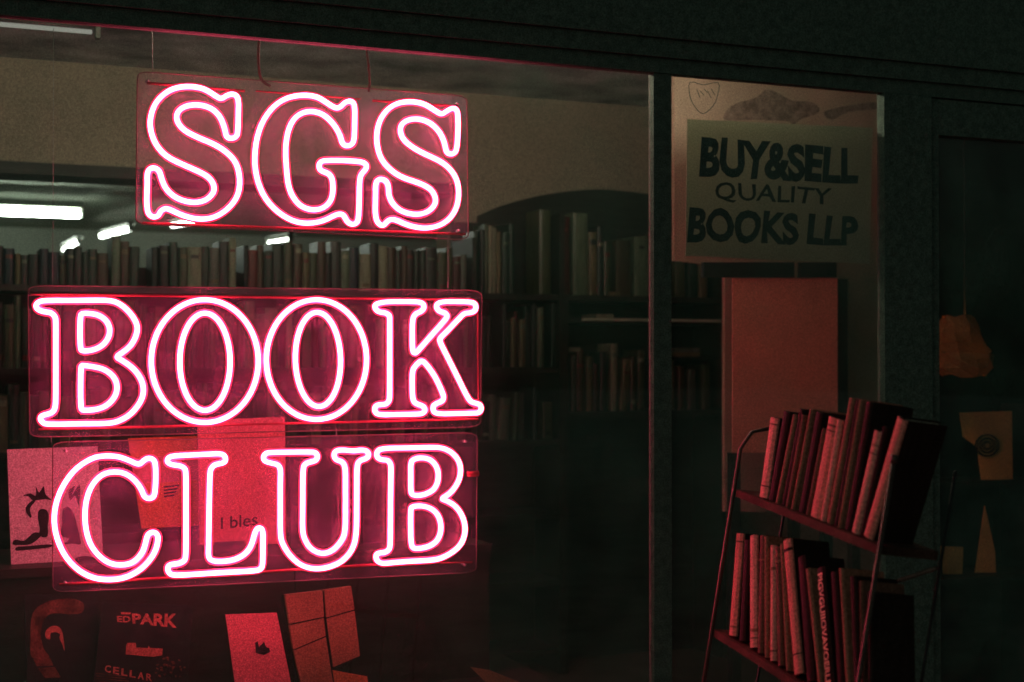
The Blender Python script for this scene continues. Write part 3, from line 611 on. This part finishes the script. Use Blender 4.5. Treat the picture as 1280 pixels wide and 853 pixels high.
# ------------------------------------------------------------------ things behind the door glass
YD = .75
YD = .55
lp = empty('paper_lamp', at(1205, 560, YD)); tag(lp, 'crumpled kraft paper lantern glowing orange behind the dark door', 'lamp')
z6 = lambda pts: [(1080 + x / 2.1316, 360 + y / 2.1316) for x, y in pts]
M['glowpaper'] = thinpaper('lantern_paper', (.26,.12,.045), .03, 12)
sil = z6([(215,75),(285,75),(292,110),(305,160),(345,175),(343,205),(318,200),(326,245),(310,275),(240,270),(190,240),(188,180),(205,130)])
# faceted crumpled shell: ring stack around the outline
c0 = at(1200, 440, YD); random.seed(21)
m = MB(); rings = []
ys = [396, 407, 418, 429, 440, 450, 460, 470]
wds = [(1180,1214),(1176,1217),(1171,1221),(1168,1226),(1168,1230),(1168,1232),(1170,1231),(1180,1226)]
for y, (a_, b_) in zip(ys, wds):
    A_, B_ = at(a_, y, YD), at(b_, y, YD); c = (A_ + B_) / 2; r = (B_ - A_).length / 2
    rings.append([c + Vector((math.cos(t) * r * random.uniform(.82,1.08), math.sin(t) * r * random.uniform(.7,1.1), random.uniform(-.008,.008))) for t in [2*math.pi*k/11 for k in range(11)]])
vs = [v for r_ in rings for v in r_]; fs = []
for i in range(len(rings) - 1):
    for k in range(11):
        a_, b_, c_, d_ = i*11+k, i*11+(k+1)%11, (i+1)*11+(k+1)%11, (i+1)*11+k
        fs += [(a_, b_, c_), (a_, c_, d_)]
m.add(vs, fs); m.build('paper_shade', M['glowpaper'], lp)
A_ = at(1232, 440, YD)
MB().prism([at(1226,436,YD-.05), at(1243,444,YD-.05), at(1241,458,YD-.05), at(1228,452,YD-.05)], (.01, .03, 0)).build('paper_flap', M['glowpaper'], lp)
MB().tube([at(1203, 438, YD), at(1203, 450, YD)], .016, False, 8).build('bulb', emit('warm_bulb', (1,.36,.08), 48.0), lp)
MB().tube([at(1206, 401, YD), at(1206, 300, YD) , Vector((at(1206,300,YD).x, YD, 2.815))], .004, False, 6).build('cord', M['black'], lp)
YD = .80
e, o_, n = sheet('framed_picture', [(1200,516),(1265,514),(1266,600),(1227,600),(1222,560),(1204,546)], YD, 0, .004, M['kraft'], 'orange lit paper with a swirled drawing behind the dark door', 'picture')
e['category'] = 'picture'
for k in range(6):
    r = 1 - k * .15
    MB().tube([at(1234 + 15*r*math.cos(t), 557 + 17*r*math.sin(t) * (.8 + .1*(k%2)), YD - .004) for t in [2*math.pi*j/18 for j in range(18)]], .0022, True, 5).build('swirl', M['ink'], e)
e, o_, n = sheet('paper_strip', [(1231,632),(1244,690),(1245,716),(1219,716)], YD, 0, .003, M['kraft'], 'tapering orange paper strip low behind the dark door', 'paper')
e, o_, n = sheet('paper_card', [(1175,683),(1204,684),(1203,718),(1179,718)], YD, 0, .003, M['kraft'], 'small orange card low behind the door, left of the strip', 'card')
sb = empty('door_side_shelf', at(1220, 720, YD)); tag(sb, 'dark narrow shelf unit behind the door holding the orange papers', 'shelf unit')
zA = at(1220, 718.5, YD).z; zB = at(1220, 601, YD).z; sx0, sx1 = at(1160, 700, YD).x, at(1290, 700, YD).x
MB().box((sx0, YD - .06, zA - .02), (sx1, YD + .18, zA)).build('shelf', M['black'], sb)
MB().box((sx0, YD - .02, zB - .02), (sx1, YD + .18, zB)).build('shelf', M['black'], sb)
MB().box((sx0, YD + .19, 0), (sx1 + 1.2, YD + .21, 2.815)).build('back_panel', M['black'], sb)  # black sheet added so the view behind the door stays dark
for x in (sx0 - .021, sx1 + .001): MB().box((x, YD - .06, 0), (x + .02, YD + .18, zB + .30)).build('side_panel', M['black'], sb)

# ------------------------------------------------------------------ outdoor book rack on the pavement
P1 = atd(921, 611, 3.0); P2 = atd(1104, 683, 2.45)
ex = (P2 - P1).normalized(); W = (P2 - P1).length
vert = Vector((0, 0, 1)); back = vert.cross(ex); back.z = 0; back.normalize()
if back.dot(Vector((1, 0, 0))) < 0: back = -back
lb = R(7.5)
up = (vert * math.cos(lb) + back * math.sin(lb)); up = (up - ex * up.dot(ex)).normalized()
into = ex.cross(up).normalized()
if into.dot(back) < 0: into = -into
# right-handed local frame: x along shelf, y into rack, z up
Rm = Matrix((ex, into, up)).transposed()
if Rm.determinant() < 0: print('LEFT-HANDED rack frame')
base = P1 - up * (P1.z / up.z)
hb = (P1 - base).length
def rackempty(name, loc, extra=None):
    e = empty(name); e['_local'] = 1
    e.matrix_basis = Matrix.Translation(loc) @ (Rm if extra is None else Rm @ extra).to_4x4()
    return e
def L2W(x, y, z): return base + ex * x + into * y + up * z
rk = rackempty('book_rack', base); tag(rk, 'tilted thin-framed metal book rack with red-lit books on the right', 'book rack')
DEP = .115
hs = [hb, hb - .30, hb - .62]
for h in hs:
    MB().box((0.006, 0, h - .016), (W - .006, DEP, h)).build('shelf', M['rackwood'], rk)
    MB().box((0.006, -.004, h - .016), (W - .006, -.0005, h - .001)).build('shelf_lip', M['rackwood'], rk)
for x in (0, W):
    for y in (-.006, DEP + .004):
        bz = -(base.z + ex.z * x + into.z * y) / up.z
        tz = hb + (.135 if x == 0 else .145)
        path = [(x, y, bz), (x, y, tz)]
        if x == 0 and y < 0: path = [(x, y, bz), (x, y, tz - .05), (x + .0, y + .02, tz - .012), (x, y + .06, tz), (x, DEP - .06, tz)]
        MB().tube(path, .0042 if y < 0 else .003, False, 8).build('post', M['metal'] if y < 0 else M['black'], rk)  # rear posts coloured black to sink into the dark
        if x and y < 0: MB().tube([(x, y, tz), (x, y, tz + .014)], .007, False, 8).build('knob', M['metal'], rk)
MB().tube([(.01, DEP + .004, hs[1] + .02), (W - .01, DEP + .004, hb - .03)], .004, False, 6).build('brace', M['metal'], rk)

fn = -into
def loc2(px, py):                        # pixel -> (x along, z up) on the rack front plane
    p = atp(px, py, P1, into) - base
    return p.dot(ex), p.dot(up)
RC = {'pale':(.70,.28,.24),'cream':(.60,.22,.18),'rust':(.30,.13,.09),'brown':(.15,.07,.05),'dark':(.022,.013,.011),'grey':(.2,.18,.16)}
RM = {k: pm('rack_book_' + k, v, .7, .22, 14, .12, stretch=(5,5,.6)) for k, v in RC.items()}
def rack_book(shelf_z, bx, by, tx, ty, wpx, c, label, textv=None, depth=.088, set_=0.0):
    s0, z0 = loc2(bx, by); s1, z1 = loc2(tx, ty)
    z0 = shelf_z
    lean = math.atan2(s1 - s0, z1 - z0); h = math.hypot(s1 - s0, z1 - z0)
    sa, _ = loc2(bx - wpx/2, by); sb_, _ = loc2(bx + wpx/2, by); wd = max(.006, abs(sb_ - sa) * math.cos(lean))
    rot = Matrix.Rotation(lean, 3, 'Y')
    lift = abs(math.sin(lean)) * wd / 2
    e = rackempty('book', L2W(s0, .004 + set_, shelf_z + lift + .0006), rot); tag(e, label, 'book', 'books on the metal rack')
    x = wd/2; t = min(.0022, wd*.16)
    # cover: rounded spine + two boards
    cov = [(-x, depth), (-x, .004), (-x*.55, .001), (0, 0), (x*.55, .001), (x, .004), (x, depth), (x - t, depth), (x - t, .007), (-x + t, .007), (-x + t, depth)]
    MB().prism([(a_, b_, 0) for a_, b_ in cov], (0, 0, h)).build('cover', RM['dark' if c in ('pale', 'cream') else c], e)  # boards of pale books coloured dark, as their unlit side
    if c in ('pale', 'cream'):
        q = .0006
        MB().prism([(a_, b_, .0004) for a_, b_ in [(-x - q, .008), (-x - q, .004), (-x*.55, .001 - q), (0, -q), (x*.55, .001 - q), (x + q, .004), (x + q, .008), (x - t, .0068), (-x + t, .0068)]], (0, 0, h - .0008)).build('spine', RM[c], e)
    MB().box((-x + t + .0002, .0075, .004), (x - t - .0002, depth - .005, h - .004)).build('pages', M['pages'], e)
    if wd > .016 and not textv and c != 'dark' and random.random() < .8:
        for bz in random.sample([.08, .14, .78, .86, .91], 2):
            MB().prism([(a_, b_, h * bz) for a_, b_ in [(-x - .001, .006), (-x - .001, .0035), (-x*.55, -.0004), (0, -.0013), (x*.55, -.0004), (x + .001, .0035), (x + .001, .006)]], (0, 0, h * random.uniform(.008, .03))).build('band', RM[random.choice(['rust','brown','dark'])], e)
    if textv:
        vs, fs = text_verts(textv, .01); m = MB()
        m.add([((v - .5) * wd * -.62, -.0012, h * (.95 - u * .9)) for u, v in vs], fs); m.build('lettering', M['gold'], e)
    return e
M['gold'] = pm('gold_lettering', (.75,.45,.28), .5, .2, 40, .4)
zA_ = lambda x, y: (880 + x / 2.17, 460 + y / 2.17)
tops = [(152,345,182,135,20,'pale'),(172,352,212,118,17,'dark'),(192,356,238,128,9,'rust'),(206,362,254,112,11,'dark'),(219,366,262,128,10,'brown'),(234,372,283,112,8,'rust'),(254,380,300,120,18,'dark'),
        (274,388,317,165,9,'brown'),(293,396,342,135,25,'cream'),(315,400,360,140,11,'pale'),(333,405,392,82,12,'rust'),(349,411,406,84,12,'dark'),(361,416,417,86,8,'rust'),(379,424,436,92,18,'dark'),(402,432,462,172,17,'pale'),(418,438,478,160,10,'dark'),(436,444,526,140,23,'cream')]
names_t = ['pale end','black','thin rust','black','slim brown','slim rust','broad black','slim brown','broad cream','pale','tall rust','tall black','tall thin rust','tall black','pale','narrow black','broad cream leaning']
for i, (bx, by, tx, ty, wp, c) in enumerate(tops):
    B_ = zA_(bx, by); T_ = zA_(tx, ty)
    rack_book(hs[0], *B_, *T_, wp / 2.17, c, f'{names_t[i]} book, {ordn(i+1)} from the left on the upper rack shelf', set_=.003 if c == 'dark' else 0)
bots = [(72,700,88,452,19,'cream'),(95,712,105,470,17,'dark'),(128,738,124,460,19,'pale'),(148,745,150,458,14,'brown'),(166,755,160,460,9,'rust'),(183,765,178,485,13,'pale'),(204,775,190,490,14,'brown'),(225,785,202,480,9,'rust'),
        (252,797,214,476,24,'cream'),(282,812,250,520,24,'dark'),(316,825,272,550,13,'rust'),(340,832,303,550,25,'dark'),(372,840,338,560,20,'dark'),(398,846,362,548,12,'rust'),(418,850,390,570,18,'dark'),(440,850,416,580,9,'brown'),(456,855,436,610,12,'dark')]
names_b = ['cream end','black','pale','brown','thin rust','pale','brown','thin rust','broad cream','broad black','rust','black gold-lettered','black small-lettered','rust','black','slim brown','black end']
for i, (bx, by, tx, ty, wp, c) in enumerate(bots):
    B_ = zA_(bx, by); T_ = zA_(tx, ty)
    tv = {11: 'PIGVGUIIOVAVOERLE.'}.get(i)
    rack_book(hs[1], *B_, *T_, wp / 2.17, c, f'{names_b[i]} book, {ordn(i+1)} from the left on the lower rack shelf', tv, set_=.003 if c == 'dark' else 0)

for o in bpy.data.objects:
    if o.get('_local') is not None: del o['_local']
